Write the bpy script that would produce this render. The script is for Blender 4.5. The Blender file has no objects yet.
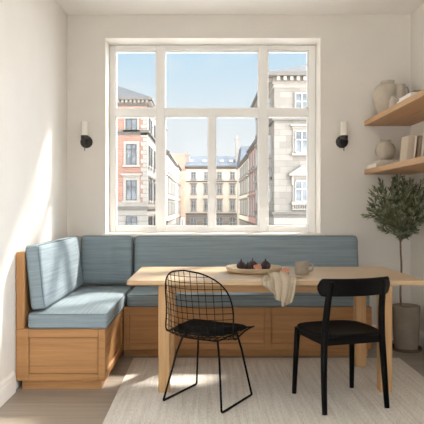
import bpy, bmesh, math, random
from mathutils import Vector, Matrix, Euler
random.seed(7)
SC = bpy.context.scene
COL = SC.collection
PI = math.pi

# ------------------------------------------------------------------ colour / nodes
def lin(r, g, b):
    f = lambda c: (c/255/12.92) if c/255 <= .04045 else ((c/255+.055)/1.055)**2.4
    return (f(r), f(g), f(b), 1)

class NT:
    def __init__(s, name):
        s.m = bpy.data.materials.new(name); s.m.use_nodes = True
        s.t = s.m.node_tree; s.t.nodes.clear()
        s.out = s.n('ShaderNodeOutputMaterial')
        s.b = s.n('ShaderNodeBsdfPrincipled')
        s.l(s.b.outputs[0], s.out.inputs[0])
    def n(s, ty, **kw):
        x = s.t.nodes.new(ty)
        for k, v in kw.items(): setattr(x, k, v)
        return x
    def l(s, a, b): s.t.links.new(a, b)
    def coord(s, scale=(1, 1, 1), kind='Object', rot=(0, 0, 0)):
        c = s.n('ShaderNodeTexCoord'); m = s.n('ShaderNodeMapping')
        m.inputs['Scale'].default_value = scale; m.inputs['Rotation'].default_value = rot
        s.l(c.outputs[kind], m.inputs[0]); return m.outputs[0]
    def noise(s, vec, scale=5, detail=4, rough=.55, dist=0):
        x = s.n('ShaderNodeTexNoise'); s.l(vec, x.inputs['Vector'])
        x.inputs['Scale'].default_value = scale; x.inputs['Detail'].default_value = detail
        x.inputs['Roughness'].default_value = rough; x.inputs['Distortion'].default_value = dist
        return x.outputs[0]
    def ramp(s, fac, stops):
        r = s.n('ShaderNodeValToRGB'); e = r.color_ramp.elements
        while len(e) < len(stops): e.new(.5)
        for i, (p, c) in enumerate(stops): e[i].position = p; e[i].color = c
        s.l(fac, r.inputs[0]); return r.outputs[0]
    def math(s, op, a, b=None):
        x = s.n('ShaderNodeMath', operation=op)
        for i, v in enumerate((a, b)):
            if v is None: continue
            if isinstance(v, (int, float)): x.inputs[i].default_value = v
            else: s.l(v, x.inputs[i])
        return x.outputs[0]
    def mix(s, fac, a, b, blend='MIX'):
        x = s.n('ShaderNodeMix', data_type='RGBA', blend_type=blend)
        for i, v in ((0, fac), (6, a), (7, b)):
            if isinstance(v, (int, float, tuple)): x.inputs[i].default_value = v
            else: s.l(v, x.inputs[i])
        return x.outputs[2]
    def col(s, c):
        if isinstance(c, tuple): s.b.inputs['Base Color'].default_value = c
        else: s.l(c, s.b.inputs['Base Color'])
        return s
    def rough(s, r, spec=.5, metal=0):
        s.b.inputs['Roughness'].default_value = r
        s.b.inputs['Specular IOR Level'].default_value = spec
        s.b.inputs['Metallic'].default_value = metal
        return s
    def bump(s, h, strength=.3, dist=.002):
        x = s.n('ShaderNodeBump'); x.inputs['Strength'].default_value = strength
        x.inputs['Distance'].default_value = dist
        s.l(h, x.inputs['Height']); s.l(x.outputs[0], s.b.inputs['Normal']); return s

def plain(name, c, rough=.6, spec=.4, var=.05, scale=12, metal=0, bump=0):
    t = NT(name)
    n = t.noise(t.coord(), scale, 3)
    d = tuple(x*(1-var*1.6) for x in c[:3])+(1,); e = tuple(min(1, x*(1+var)) for x in c[:3])+(1,)
    t.col(t.ramp(n, [(.3, d), (.7, e)])).rough(rough, spec, metal)
    if bump: t.bump(t.noise(t.coord(), scale*8, 3), bump, .003)
    return t.m

def wood(name, axis, light, dark, rough=.45, fine=1.0):
    t = NT(name)
    sc = [16*fine]*3; sc['xyz'.index(axis)] = .9
    v = t.coord(tuple(sc), 'Object')
    n1 = t.noise(v, 1.0, 5, .6, 1.2)
    sc2 = [90*fine]*3; sc2['xyz'.index(axis)] = 2.2
    n2 = t.noise(t.coord(tuple(sc2), 'Object'), 1.2, 3, .6)
    a = t.ramp(n1, [(.28, dark), (.5, tuple((p+q)/2 for p, q in zip(light, dark))), (.7, light)])
    g = t.ramp(n2, [(.35, (.8, .78, .74, 1)), (.6, (1, 1, 1, 1))])
    t.col(t.mix(.55, a, t.mix(1.0, a, g, 'MULTIPLY'))).rough(rough, .35)
    t.bump(n2, .12, .001)
    return t.m

OAK_L, OAK_D = lin(214, 175, 128), lin(192, 150, 104)
M = {}
for ax in 'xyz': M['oak_'+ax] = wood('oak_grain_'+ax, ax, OAK_L, OAK_D)
for ax in 'xyz': M['cab_'+ax] = wood('cabinet_oak_'+ax, ax, lin(192, 146, 98), lin(168, 121, 76))
M['table_top'] = wood('tabletop_oak', 'x', lin(218, 190, 154), lin(203, 170, 130), .32)  # paler than the leg oak: window sheen is mixed into the colour
M['table_top'].node_tree.nodes['Principled BSDF'].inputs['Coat Weight'].default_value = .35
M['table_top'].node_tree.nodes['Principled BSDF'].inputs['Coat Roughness'].default_value = .3
M['shelf'] = wood('shelf_oak', 'y', lin(208, 168, 126), lin(186, 144, 102))

def fabric(name, c, run):
    # woven upholstery: slubby stripes run along the cushion on its top and level on its upright faces
    t = NT(name)
    def pair(k, top, side, det):
        g = t.n('ShaderNodeTexCoord'); sp = t.n('ShaderNodeSeparateXYZ'); t.l(g.outputs['Normal'], sp.inputs[0])
        f = t.math('GREATER_THAN', t.math('ABSOLUTE', sp.outputs[2]), .75)
        x = t.n('ShaderNodeMix', data_type='FLOAT'); t.l(f, x.inputs[0])
        t.l(t.noise(t.coord(side), 1.0, det, .6), x.inputs[2]); t.l(t.noise(t.coord(top), 1.0, det, .6), x.inputs[3])
        return x.outputs[0]
    T = {'x': (1.5, 75, 0), 'y': (75, 1.5, 0)}[run]; T2 = {'x': (8, 260, 0), 'y': (260, 8, 0)}[run]
    n = pair(0, T, (1.5, 1.5, 75), 3); n2 = pair(0, T2, (8, 8, 260), 2)
    d = tuple(x*.80 for x in c[:3])+(1,); l = tuple(min(1, x*1.14) for x in c[:3])+(1,)
    cc = t.ramp(n, [(.3, d), (.5, c), (.72, l)])
    t.col(t.mix(.3, cc, t.mix(1.0, cc, t.ramp(n2, [(.35, (.72, .72, .72, 1)), (.6, (1, 1, 1, 1))]), 'MULTIPLY')))
    t.rough(.9, .15).bump(t.math('ADD', n, n2), .2, .0015)
    t.b.inputs['Sheen Weight'].default_value = .1
    return t.m
BLUE = lin(141, 156, 164)
M['fab_x'] = fabric('blue_grey_fabric_x', BLUE, 'x')
M['fab_y'] = fabric('blue_grey_fabric_y', BLUE, 'y')
M['piping'] = plain('piping_fabric', lin(116, 128, 134), .9, .1)
M['wall'] = plain('wall_plaster', lin(231, 226, 219), .85, .15, .015, 3, bump=.05)
M['ceil'] = plain('ceiling_plaster', lin(247, 244, 240), .9, .1, .01, 3)
M['white'] = plain('white_trim_paint', lin(245, 240, 233), .45, .35, .01)
M['frame'] = plain('window_frame_paint', lin(246, 245, 243), .4, .4, .01)
M['black'] = plain('black_metal', lin(10, 9, 9), .5, .15, .05, metal=0)
M['blackwood'] = plain('black_stained_wood', lin(9, 8, 8), .5, .14, .1, 30)
M['pad'] = plain('black_pad_fabric', lin(13, 13, 13), .85, .2, .1, 40, bump=.2)
M['bronze'] = plain('dark_bronze', lin(38, 31, 27), .4, .5, .05)
M['opal'] = plain('opal_glass', lin(240, 236, 226), .25, .5, .01)
M['stone'] = plain('stoneware_beige', lin(196, 186, 170), .7, .3, .06, 14, bump=.15)
M['stone2'] = plain('stoneware_grey', lin(176, 166, 152), .7, .3, .07, 16, bump=.15)
M['stone3'] = plain('stoneware_pale', lin(205, 197, 184), .65, .3, .05, 14, bump=.1)
M['mug'] = plain('mug_glaze', lin(166, 155, 139), .5, .4, .08, 40, bump=.1)
M['tray'] = plain('tray_beige', lin(196, 178, 152), .6, .3, .06, 18, bump=.1)
M['concrete'] = plain('pot_concrete', lin(150, 137, 122), .85, .2, .1, 9, bump=.25)
M['saucer'] = plain('saucer_clay', lin(105, 88, 74), .8, .2, .08, 10)
M['soil'] = plain('soil', lin(62, 50, 40), .95, .1, .3, 60, bump=.6)
M['bark'] = plain('bark', lin(128, 110, 90), .9, .1, .2, 40, bump=.5)
M['paper'] = plain('paper_white', lin(236, 232, 224), .8, .2, .02)
M['paper_edge'] = plain('paper_block', lin(226, 218, 204), .9, .1, .05, 60)
M['cream'] = plain('cream_cover', lin(206, 194, 176), .7, .25, .03)
M['taupe'] = plain('taupe_cover', lin(168, 154, 134), .7, .25, .04)
M['greybox'] = plain('grey_card', lin(158, 149, 136), .7, .25, .04)
M['greylid'] = plain('grey_card_dark', lin(132, 124, 113), .7, .25, .04)
M['linen'] = None
t = NT('napkin_linen'); n = t.noise(t.coord((160, 160, 160)), 1.5, 2)
t.col(t.ramp(n, [(.35, lin(178, 163, 142)), (.65, lin(202, 187, 166))])).rough(.95, .1).bump(n, .3, .001); M['linen'] = t.m
t = NT('fig_skin'); n = t.noise(t.coord((30, 30, 8)), 1.5, 4)
t.col(t.ramp(n, [(.3, lin(38, 26, 32)), (.55, lin(66, 46, 50)), (.8, lin(104, 78, 74))])).rough(.45, .4); M['fig'] = t.m
t = NT('fig_flesh'); n = t.noise(t.coord(), 160, 2)
t.col(t.ramp(n, [(.3, lin(160, 84, 70)), (.5, lin(192, 122, 98)), (.72, lin(212, 172, 140))])).rough(.35, .5); M['flesh'] = t.m
t = NT('olive_leaf'); n = t.noise(t.coord(), 22, 2)
t.col(t.ramp(n, [(.3, lin(66, 74, 50)), (.5, lin(112, 120, 90)), (.7, lin(176, 180, 152))])).rough(.5, .35); M['leaf'] = t.m

# rug: woven lines running towards the viewer with dashed picks
t = NT('rug_weave')
a = t.noise(t.coord((42, 1.6, 1)), 1.0, 3, .65)
b = t.noise(t.coord((150, 30, 1)), 1.0, 2, .6)
c1 = t.ramp(a, [(.3, lin(206, 199, 189)), (.5, lin(221, 215, 206)), (.72, lin(234, 229, 222))])
c2 = t.mix(.5, c1, t.mix(1.0, c1, t.ramp(b, [(.38, (.7, .69, .67, 1)), (.58, (1, 1, 1, 1))]), 'MULTIPLY'))
t.col(c2).rough(.95, .1).bump(t.math('ADD', a, b), .4, .004); M['rug'] = t.m
M['rughem'] = plain('rug_border', lin(216, 210, 200), .95, .1, .05, 60, bump=.3)

# floor: wide grey-beige boards running across the room
t = NT('floor_boards')
br = t.n('ShaderNodeTexBrick'); t.l(t.coord((1, 1, 1)), br.inputs['Vector'])
br.offset = .37; br.inputs['Scale'].default_value = 1
br.inputs['Brick Width'].default_value = 1.45; br.inputs['Row Height'].default_value = .21
br.inputs['Mortar Size'].default_value = .0022; br.inputs['Mortar Smooth'].default_value = .3
br.inputs['Color1'].default_value = (.38, .38, .38, 1); br.inputs['Color2'].default_value = (.62, .62, .62, 1)
br.inputs['Mortar'].default_value = (0, 0, 0, 1)
g = t.noise(t.coord((1.6, 26, 1)), 1.0, 5, .6, .6)
base = t.ramp(t.math('ADD', t.math('MULTIPLY', br.outputs[0], .55), t.math('MULTIPLY', g, .5)),
              [(.3, lin(136, 125, 112)), (.52, lin(154, 143, 130)), (.75, lin(170, 160, 147))])
t.col(t.mix(t.math('MULTIPLY', br.outputs[1], .7), base, lin(108, 98, 88))).rough(.42, .4)
t.bump(t.math('SUBTRACT', t.math('MULTIPLY', g, .3), br.outputs[1]), .2, .002); M['floor'] = t.m

def facade(name, c1, c2, mortar, w, h, ms, offset=.5, bias=0.0):
    t = NT(name)
    tc = t.n('ShaderNodeTexCoord'); sp = t.n('ShaderNodeSeparateXYZ'); cb = t.n('ShaderNodeCombineXYZ')
    t.l(tc.outputs['Object'], sp.inputs[0])
    t.l(t.math('ADD', sp.outputs[0], sp.outputs[1]), cb.inputs[0]); t.l(sp.outputs[2], cb.inputs[1])
    br = t.n('ShaderNodeTexBrick'); t.l(cb.outputs[0], br.inputs['Vector']); br.offset = offset
    for k, v in (('Scale', 1), ('Brick Width', w), ('Row Height', h), ('Mortar Size', ms), ('Bias', bias),
                 ('Color1', c1), ('Color2', c2), ('Mortar', mortar)): br.inputs[k].default_value = v
    n = t.noise(t.coord((1, 1, 1)), 1.3, 4)
    t.col(t.mix(.35, br.outputs[0], t.mix(1.0, br.outputs[0], t.ramp(n, [(.3, (.8, .8, .8, 1)), (.7, (1, 1, 1, 1))]), 'MULTIPLY')))
    t.rough(.9, .1); return t.m
M['brick'] = facade('red_brick', lin(154, 110, 94), lin(164, 124, 108), lin(164, 145, 133), .5, .16, .018)
M['ashlar'] = facade('pale_ashlar', lin(150, 142, 133), lin(126, 119, 111), lin(116, 110, 102), 1.05, .5, .012, .5, -.35)
M['render_w'] = facade('banded_render', lin(160, 153, 144), lin(155, 148, 139), lin(122, 116, 108), 40, .55, .03)
M['stucco'] = plain('cream_stucco', lin(230, 220, 203), .9, .1, .04, 1)
M['stucco2'] = plain('ivory_stucco', lin(226, 219, 206), .9, .1, .04, 1)
M['pinkbrick'] = facade('pink_brick', lin(206, 150, 140), lin(214, 162, 150), lin(218, 180, 170), .8, .25, .02)
M['brownbrick'] = facade('brown_brick', lin(204, 170, 152), lin(214, 184, 166), lin(222, 200, 186), .8, .25, .02)
M['slate'] = facade('slate_roof', lin(122, 126, 130), lin(110, 114, 119), lin(100, 104, 109), .6, .3, .02)
M['slate_l'] = facade('pale_slate', lin(98, 98, 98), lin(90, 90, 90), lin(80, 80, 80), .6, .3, .02)
M['tile'] = facade('red_tile', lin(204, 140, 120), lin(190, 126, 108), lin(176, 116, 100), .4, .3, .03)
M['moulding'] = plain('stone_moulding', lin(156, 148, 139), .9, .1, .04, 2)
M['moulding_d'] = plain('weathered_moulding', lin(116, 110, 103), .9, .1, .06, 2)
M['quoin'] = plain('pale_quoin', lin(164, 157, 148), .9, .1, .03, 2)
M['win_dark'] = plain('dark_window_frame', lin(92, 92, 93), .6, .3, .03)
M['win_white'] = plain('white_window_frame', lin(186, 183, 178), .6, .3, .02)
M['pane_out'] = plain('outdoor_pane', lin(124, 127, 130), .2, .4, .35, .8)
M['curtain'] = plain('pale_blind', lin(206, 204, 200), .8, .2, .05, 1)
M['asphalt'] = plain('street_paving', lin(214, 208, 200), .9, .1, .08, 1)
M['door_d'] = plain('dark_street_door', lin(110, 108, 106), .6, .3, .05)
M['signw'] = plain('white_sign_board', lin(238, 236, 232), .6, .3, .01)
t = NT('window_pane_glass')
tr = t.n('ShaderNodeBsdfTransparent'); gl = t.n('ShaderNodeBsdfGlossy'); gl.inputs['Roughness'].default_value = .02
mx = t.n('ShaderNodeMixShader'); fr = t.n('ShaderNodeFresnel'); fr.inputs[0].default_value = 1.25
tr.inputs[0].default_value = (.985, .99, .99, 1)
t.l(fr.outputs[0], mx.inputs[0]); t.l(tr.outputs[0], mx.inputs[1]); t.l(gl.outputs[0], mx.inputs[2]); t.l(mx.outputs[0], t.out.inputs[0])
M['glass'] = t.m

# ------------------------------------------------------------------ mesh helpers
class MB:
    def __init__(s): s.bm = bmesh.new()
    def quad(s, pts): return s.bm.faces.new([s.bm.verts.new(p) for p in pts])
    def box(s, x0, x1, y0, y1, z0, z1, mat=None):
        v = [s.bm.verts.new((x, y, z)) for x in (x0, x1) for y in (y0, y1) for z in (z0, z1)]
        if mat is not None:
            for q in v: q.co = mat @ q.co
        for f in ((0, 1, 3, 2), (4, 6, 7, 5), (0, 4, 5, 1), (2, 3, 7, 6), (0, 2, 6, 4), (1, 5, 7, 3)):
            s.bm.faces.new([v[i] for i in f])
        return s
    def poly(s, verts, faces):
        v = [s.bm.verts.new(p) for p in verts]
        for f in faces: s.bm.faces.new([v[i] for i in f])
        return s
    def tube(s, pts, r, n=8, closed=False, cap=True):
        pts = [Vector(p) for p in pts]; N = len(pts)
        rs = r if isinstance(r, (list, tuple)) else [r]*N
        rings = []; prev = None
        for i, p in enumerate(pts):
            if closed: d = pts[(i+1) % N]-pts[i-1]
            else: d = pts[min(i+1, N-1)]-pts[max(i-1, 0)]
            if d.length < 1e-9: d = Vector((0, 0, 1))
            d.normalize()
            if prev is None:
                a = Vector((0, 0, 1)) if abs(d.z) < .9 else Vector((1, 0, 0))
                u = d.cross(a).normalized()
            else:
                u = prev - d*prev.dot(d)
                u = u.normalized() if u.length > 1e-6 else d.orthogonal().normalized()
            prev = u; w = d.cross(u)
            rings.append([s.bm.verts.new(p+(u*math.cos(2*PI*k/n)+w*math.sin(2*PI*k/n))*rs[i]) for k in range(n)])
        for i in range(N if closed else N-1):
            A, B = rings[i], rings[(i+1) % N]
            off = 0
            if closed and i == N-1:
                off = min(range(n), key=lambda o: (A[0].co-B[o].co).length)
            for k in range(n):
                s.bm.faces.new((A[k], A[(k+1) % n], B[(k+1+off) % n], B[(k+off) % n]))
        if cap and not closed:
            s.bm.faces.new(rings[0][::-1]); s.bm.faces.new(rings[-1])
        return s
    def lathe(s, prof, n=32, c=(0, 0, 0), cap0=True, cap1=False, axis='z', sx=1, sy=1):
        rings = []
        for r, z in prof:
            ring = []
            for k in range(n):
                a = 2*PI*k/n; p = (r*math.cos(a)*sx, r*math.sin(a)*sy, z)
                if axis == 'y': p = (p[0], -p[2], p[1])
                ring.append(s.bm.verts.new((p[0]+c[0], p[1]+c[1], p[2]+c[2])))
            rings.append(ring)
        for A, B in zip(rings, rings[1:]):
            for k in range(n): s.bm.faces.new((A[k], A[(k+1) % n], B[(k+1) % n], B[k]))
        if cap0: s.bm.faces.new(rings[0][::-1])
        if cap1: s.bm.faces.new(rings[-1])
        return s
    def grid(s, fn, nu, nv):
        V = [[s.bm.verts.new(fn(i/nu, j/nv)) for j in range(nv+1)] for i in range(nu+1)]
        for i in range(nu):
            for j in range(nv): s.bm.faces.new((V[i][j], V[i+1][j], V[i+1][j+1], V[i][j+1]))
        return V
    def build(s, name, mat, parent=None, bevel=0, seg=2, smooth=True, loc=None, rot=None):
        bmesh.ops.recalc_face_normals(s.bm, faces=s.bm.faces[:])
        me = bpy.data.meshes.new(name); s.bm.to_mesh(me); s.bm.free()
        me.materials.append(M[mat] if isinstance(mat, str) else mat)
        if smooth:
            for p in me.polygons: p.use_smooth = True
            me.set_sharp_from_angle(angle=math.radians(38))
        o = bpy.data.objects.new(name, me); COL.objects.link(o)
        if parent: o.parent = parent
        if loc: o.location = loc
        if rot: o.rotation_euler = rot
        if bevel:
            b = o.modifiers.new('edge_bevel', 'BEVEL'); b.width = bevel; b.segments = seg
            b.limit_method = 'ANGLE'; b.angle_limit = math.radians(40)
        return o

def thing(name, label, cat, loc=(0, 0, 0), rz=0, group=None):
    o = bpy.data.objects.new(name, None); COL.objects.link(o)
    o.location = loc; o.rotation_euler = (0, 0, rz); o.empty_display_size = .1
    return tag(o, label, cat, group)
def tag(o, label, cat, group=None):
    o['label'] = label; o['category'] = cat
    if group: o['group'] = group
    return o
def struct(o): o['kind'] = 'structure'; return o
def bx(name, mat, ext, parent=None, bevel=0): return MB().box(*ext).build(name, mat, parent, bevel)

def catmull(P, n):
    P = [Vector(p) for p in P]; out = []
    for i in range(len(P)-1):
        p0, p1, p2, p3 = P[max(i-1, 0)], P[i], P[i+1], P[min(i+2, len(P)-1)]
        for k in range(n):
            t = k/n
            out.append(.5*((2*p1)+(-p0+p2)*t+(2*p0-5*p1+4*p2-p3)*t*t+(-p0+3*p1-3*p2+p3)*t**3))
    out.append(P[-1]); return out

# ------------------------------------------------------------------ room constants (metres)
XL, XR, ZC, YR = -1.243, 1.859, 2.936, -6.6
WX0, WX1, WZ0, WZ1 = -.903, 1.047, .957, 2.73      # window opening
TW = .34                                             # wall thickness
# back wall with opening
m = MB()
m.box(XL-.2, WX0, 0, TW, -.1, ZC+.2); m.box(WX1, XR+.2, 0, TW, -.1, ZC+.2)
m.box(WX0, WX1, 0, TW, WZ1, ZC+.2); m.box(WX0, WX1, 0, TW, -.1, WZ0)
struct(m.build('wall_back', 'wall', smooth=False))
struct(bx('wall_left', 'wall', (XL-.2, XL, YR, 0, -.1, ZC+.2)))
# right wall, with an opening for the added window beyond the camera
RO0, RO1, RZ0, RZ1 = -6.3, -3.5, .5, 2.75            # unseen side window, added to bring daylight onto the left wall
m = MB(); m.box(XR, XR+.2, RO1, 0, -.1, ZC+.2); m.box(XR, XR+.2, YR, RO0, -.1, ZC+.2)
m.box(XR, XR+.2, RO0, RO1, -.1, RZ0); m.box(XR, XR+.2, RO0, RO1, RZ1, ZC+.2)
struct(m.build('wall_right', 'wall', smooth=False))
QX0, QX1, QZ0, QZ1 = -.5, 1.5, .8, 2.7                 # and an unseen rear window, added for fill daylight
m = MB(); m.box(XL-.2, QX0, YR-.2, YR, -.1, ZC+.2); m.box(QX1, XR+.2, YR-.2, YR, -.1, ZC+.2)
m.box(QX0, QX1, YR-.2, YR, -.1, QZ0); m.box(QX0, QX1, YR-.2, YR, QZ1, ZC+.2); struct(m.build('wall_rear', 'wall', smooth=False))
w3 = struct(bpy.data.objects.new('fill_window_rear', None)); COL.objects.link(w3); w3.location = ((QX0+QX1)/2, YR-.12, QZ0)
m = MB(); hq = (QX1-QX0)/2
for q in (-hq, -.035, hq-.07): m.box(q, q+.07, 0, .06, 0, QZ1-QZ0)
m.box(-hq, hq, .002, .058, 0, .07); m.box(-hq, hq, .002, .058, QZ1-QZ0-.07, QZ1-QZ0); m.build('window_frame', 'frame', w3, smooth=False)
for q in (-hq+.07, .035): bx('pane', 'glass', (q, q+hq-.105, .026, .032, .07, QZ1-QZ0-.07), w3)
w2 = struct(bpy.data.objects.new('fill_window_right', None)); COL.objects.link(w2); w2.location = (XR+.12, (RO0+RO1)/2, RZ0)
m = MB(); hh = (RO1-RO0)/2
for q in (-hh, -hh/3-.035, hh/3-.035, hh-.07): m.box(0, .06, q, q+.07, 0, RZ1-RZ0)
m.box(.002, .058, -hh, hh, 0, .07); m.box(.002, .058, -hh, hh, RZ1-RZ0-.07, RZ1-RZ0); m.build('window_frame', 'frame', w2, smooth=False)
for q in (-hh+.07, -hh/3+.035, hh/3+.035): bx('pane', 'glass', (.026, .032, q, q+hh*2/3-.105, .07, RZ1-RZ0-.07), w2)
struct(bx('ceiling', 'ceil', (XL-.2, XR+.2, YR, TW, ZC, ZC+.2)))
struct(bx('floor', 'floor', (XL-.2, XR+.2, YR, TW, -.1, 0)))
def baseboard(name, axis, a0, a1, wallpos, sgn):
    prof = [(0, 0), (.018, 0), (.018, .095), (.014, .105), (.014, .118), (.007, .128), (.004, .138), (0, .14)]
    m = MB(); v = []
    for a in (a0, a1):
        v += [((wallpos+sgn*d, a, z) if axis == 'y' else (a, wallpos+sgn*d, z)) for d, z in prof]
    n = len(prof); f = [(i, (i+1) % n, n+(i+1) % n, n+i) for i in range(n)]+[tuple(range(n)), tuple(range(n, 2*n))]
    m.poly(v, f); return struct(m.build(name, 'white', smooth=False))
baseboard('baseboard_left', 'y', YR, -1.475, XL, 1)
baseboard('baseboard_right', 'y', YR, 0, XR, -1)
baseboard('baseboard_back', 'x', 1.345, XR-.02, 0, -1)

# ------------------------------------------------------------------ window
WY = .22
win = struct(thing('window_1', 'large white framed window over the bench', 'window', ((WX0+WX1)/2, WY, WZ0)))
del win['category'], win['label']
wo = Vector(win.location)
def wbox(m, x0, x1, z0, z1, d0=0, d1=.07): m.box(x0-wo.x, x1-wo.x, d0, d1, z0-wo.z, z1-wo.z)
m = MB()   # plaster lining
m.box(WX0-wo.x-.002, WX0-wo.x+.006, -WY, 0, .0, WZ1-WZ0); m.box(WX1-wo.x-.006, WX1-wo.x+.002, -WY, 0, .0, WZ1-WZ0)
m.box(WX0-wo.x+.006, WX1-wo.x-.006, -WY, 0, WZ1-WZ0-.006, WZ1-WZ0+.002); m.build('window_lining', 'white', win, smooth=False)
S = 106.3
ux = lambda u: (u-205)/S
vz = lambda v: 1.2-(v-207)/S
FX0, FX1, FZ0, FZ1 = WX0+.006, WX1-.006, WZ0+.0, WZ1-.006
m = MB()
for (u0, u1) in ((None, 115.2), (156.2, 164.6), (259.0, 267.9), (308.6, None)):
    wbox(m, FX0 if u0 is None else ux(u0), FX1 if u1 is None else ux(u1), FZ0, FZ1, 0, .08)
for (v0, v1) in ((None, 50.6), (108.2, 116.2), (226.5, None)):
    z1 = FZ1 if v0 is None else vz(v0); z0 = FZ0 if v1 is None else vz(v1)
    for a, b in ((115.2, 156.2), (164.6, 259.0), (267.9, 308.6)):
        wbox(m, ux(a), ux(b), z0, z1, .001, .079)
wbox(m, ux(208.6), ux(215.4), vz(226.5), vz(116.2), .002, .078)
m.build('window_frame', 'frame', win, bevel=.006)
cells = [(115.2, 156.2, 50.6, 108.2), (164.6, 259, 50.6, 108.2), (267.9, 308.6, 50.6, 108.2),
         (115.2, 156.2, 116.2, 226.5), (164.6, 208.6, 116.2, 226.5), (215.4, 259, 116.2, 226.5), (267.9, 308.6, 116.2, 226.5)]
for a, b, c, d in cells:
    x0, x1, z1, z0 = ux(a), ux(b), vz(c), vz(d); w = .009
    m = MB(); wbox(m, x0, x0+w, z0, z1, .018, .06); wbox(m, x1-w, x1, z0, z1, .018, .06)
    wbox(m, x0+w, x1-w, z0, z0+w, .018, .06); wbox(m, x0+w, x1-w, z1-w, z1, .018, .06)
    sash = m.build('window_sash', 'frame', win, bevel=.004)
    m = MB(); wbox(m, x0+w, x1-w, z0+w, z1-w, .036, .042); m.build('pane', 'glass', sash, smooth=False)
m = MB(); m.box(WX0-wo.x-.03, WX1-wo.x+.03, -WY-.03, 0, -.035, .004)
m.build('window_sill', 'white', win, bevel=.006)

# ------------------------------------------------------------------ cushions
def cushion(name, label, size, r, puff, mat, loc, rot=(0, 0, 0), group='blue grey bench cushions', thick='z'):
    hx, hy, hz = (s/2 for s in size)
    m = MB(); n = 22
    bm = m.bm
    def face(o, a, b, c):
        # o + i*a + j*b spanning the cube
        V = [[bm.verts.new(o+a*(i/n)+b*(j/n)) for j in range(n+1)] for i in range(n+1)]
        for i in range(n):
            for j in range(n): bm.faces.new((V[i][j], V[i+1][j], V[i+1][j+1], V[i][j+1]))
    X, Y, Z = Vector((2, 0, 0)), Vector((0, 2, 0)), Vector((0, 0, 2))
    o = Vector((-1, -1, -1))
    face(o, X, Y, Z); face(o+Z, X, Y, Z); face(o, X, Z, Y); face(o+Y, X, Z, Y); face(o, Y, Z, X); face(o+X, Y, Z, X)
    bmesh.ops.remove_doubles(bm, verts=bm.verts[:], dist=1e-5)
    h = Vector((hx, hy, hz)); ti = 'xyz'.index(thick)
    for v in bm.verts:
        # cluster samples toward the edges so that the rounding has geometry
        p = Vector([math.copysign(1-(1-abs(c))**1.7, c) for c in v.co])
        q = Vector([p[i]*h[i] for i in range(3)])
        inner = Vector([max(-h[i]+r, min(h[i]-r, q[i])) for i in range(3)])
        d = q-inner
        if d.length > 1e-9: q = inner+d.normalized()*r
        w = 1.0
        for i in range(3):
            if i != ti: w *= (1-abs(p[i])**5)
        q[ti] += puff*w*p[ti]
        v.co = q
    c = m.build(name, mat, None, loc=loc, rot=rot)
    tag(c, label, 'cushion', group)
    # piping cord round both faces
    axes = [i for i in range(3) if i != ti]; m = MB(); rr = r*1.6
    for sg in (-1, 1):
        pts = []; A, B = h[axes[0]]-r*.16, h[axes[1]]-r*.16
        for (ca, cb, a0) in ((A-rr, B-rr, 0), (-A+rr, B-rr, PI/2), (-A+rr, -B+rr, PI), (A-rr, -B+rr, 1.5*PI)):
            for k in range(5):
                an = a0+k*PI/8; p = [0, 0, 0]
                p[axes[0]] = ca+rr*math.cos(an); p[axes[1]] = cb+rr*math.sin(an); p[ti] = sg*(h[ti]-r*.3); pts.append(p)
        m.tube(pts, .0042, 6, closed=True)
    m.build('piping', 'piping', c)
    return c
B0 = -.61; LX1 = -.654; LY0 = -1.44
cushion('seat_cushion', 'blue-grey seat cushion on the left arm of the corner bench, sunlit', (.52, 1.35, .10), .022, .012, 'fab_y', (-.90, -.775, .4535))
cushion('seat_cushion', 'long blue-grey seat cushion on the back run of the bench, behind the table', (1.94, .52, .10), .022, .012, 'fab_x', (.345, -.36, .4535))
cushion('back_cushion', 'blue-grey back cushion leaning along the left wall, striped with sunlight', (.095, 1.22, .425), .024, .012, 'fab_y', (-1.118, -.815, .735), (0, -math.radians(6), 0), thick='x')
cushion('back_cushion', 'short square blue-grey back cushion in the corner left of the window', (.455, .115, .42), .026, .012, 'fab_x', (-.862, -.125, .736), (-math.radians(7), 0, 0), thick='y')
cushion('back_cushion', 'long blue-grey back cushion running under the window', (1.955, .115, .42), .026, .012, 'fab_x', (.36, -.125, .736), (-math.radians(7), 0, 0), thick='y')

# ------------------------------------------------------------------ bench cabinets
lb = thing('bench_cabinet', 'oak bench cabinet along the left wall, its panelled end facing the viewer', 'bench', (XL+.006, LY0, 0), 0, 'corner bench cabinets')
L = LX1-(XL+.006); D = -LY0-.006
ft = .02
bx('body', 'cab_x', (0.012, L-ft, ft, D, .062, .402), lb)
bx('plinth', 'cab_x', (.03, L-.028, .03, D-.02, .0, .062), lb)
m = MB(); sw = .045
m.box(0, .082, 0, ft, .062, .402); m.box(L-sw, L, 0, ft, .062, .402)
m.box(.082, L-sw, 0, ft, .062, .106); m.box(.082, L-sw, 0, ft, .344, .402)
m.build('front_frame', 'cab_x', lb, bevel=.003)
bx('front_panel', 'cab_x', (.086, L-sw-.004, .013, ft+.001, .110, .340), lb)
m = MB(); x0, x1 = L-ft, L; y1 = -LY0+B0
m.box(x0, x1, ft, ft+.05, .062, .402); m.box(x0, x1, y1-.055, y1, .062, .402)
m.box(x0, x1, ft+.05, y1-.055, .062, .106); m.box(x0, x1, ft+.05, y1-.055, .344, .402)
m.build('side_frame', 'cab_y', lb, bevel=.003)
bx('side_panel', 'cab_y', (x0-.001, x1-.012, ft+.054, y1-.059, .110, .340), lb)
bx('back_board', 'cab_z', (0, .055, 0, D, .4025, .905), lb, bevel=.004)

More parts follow.
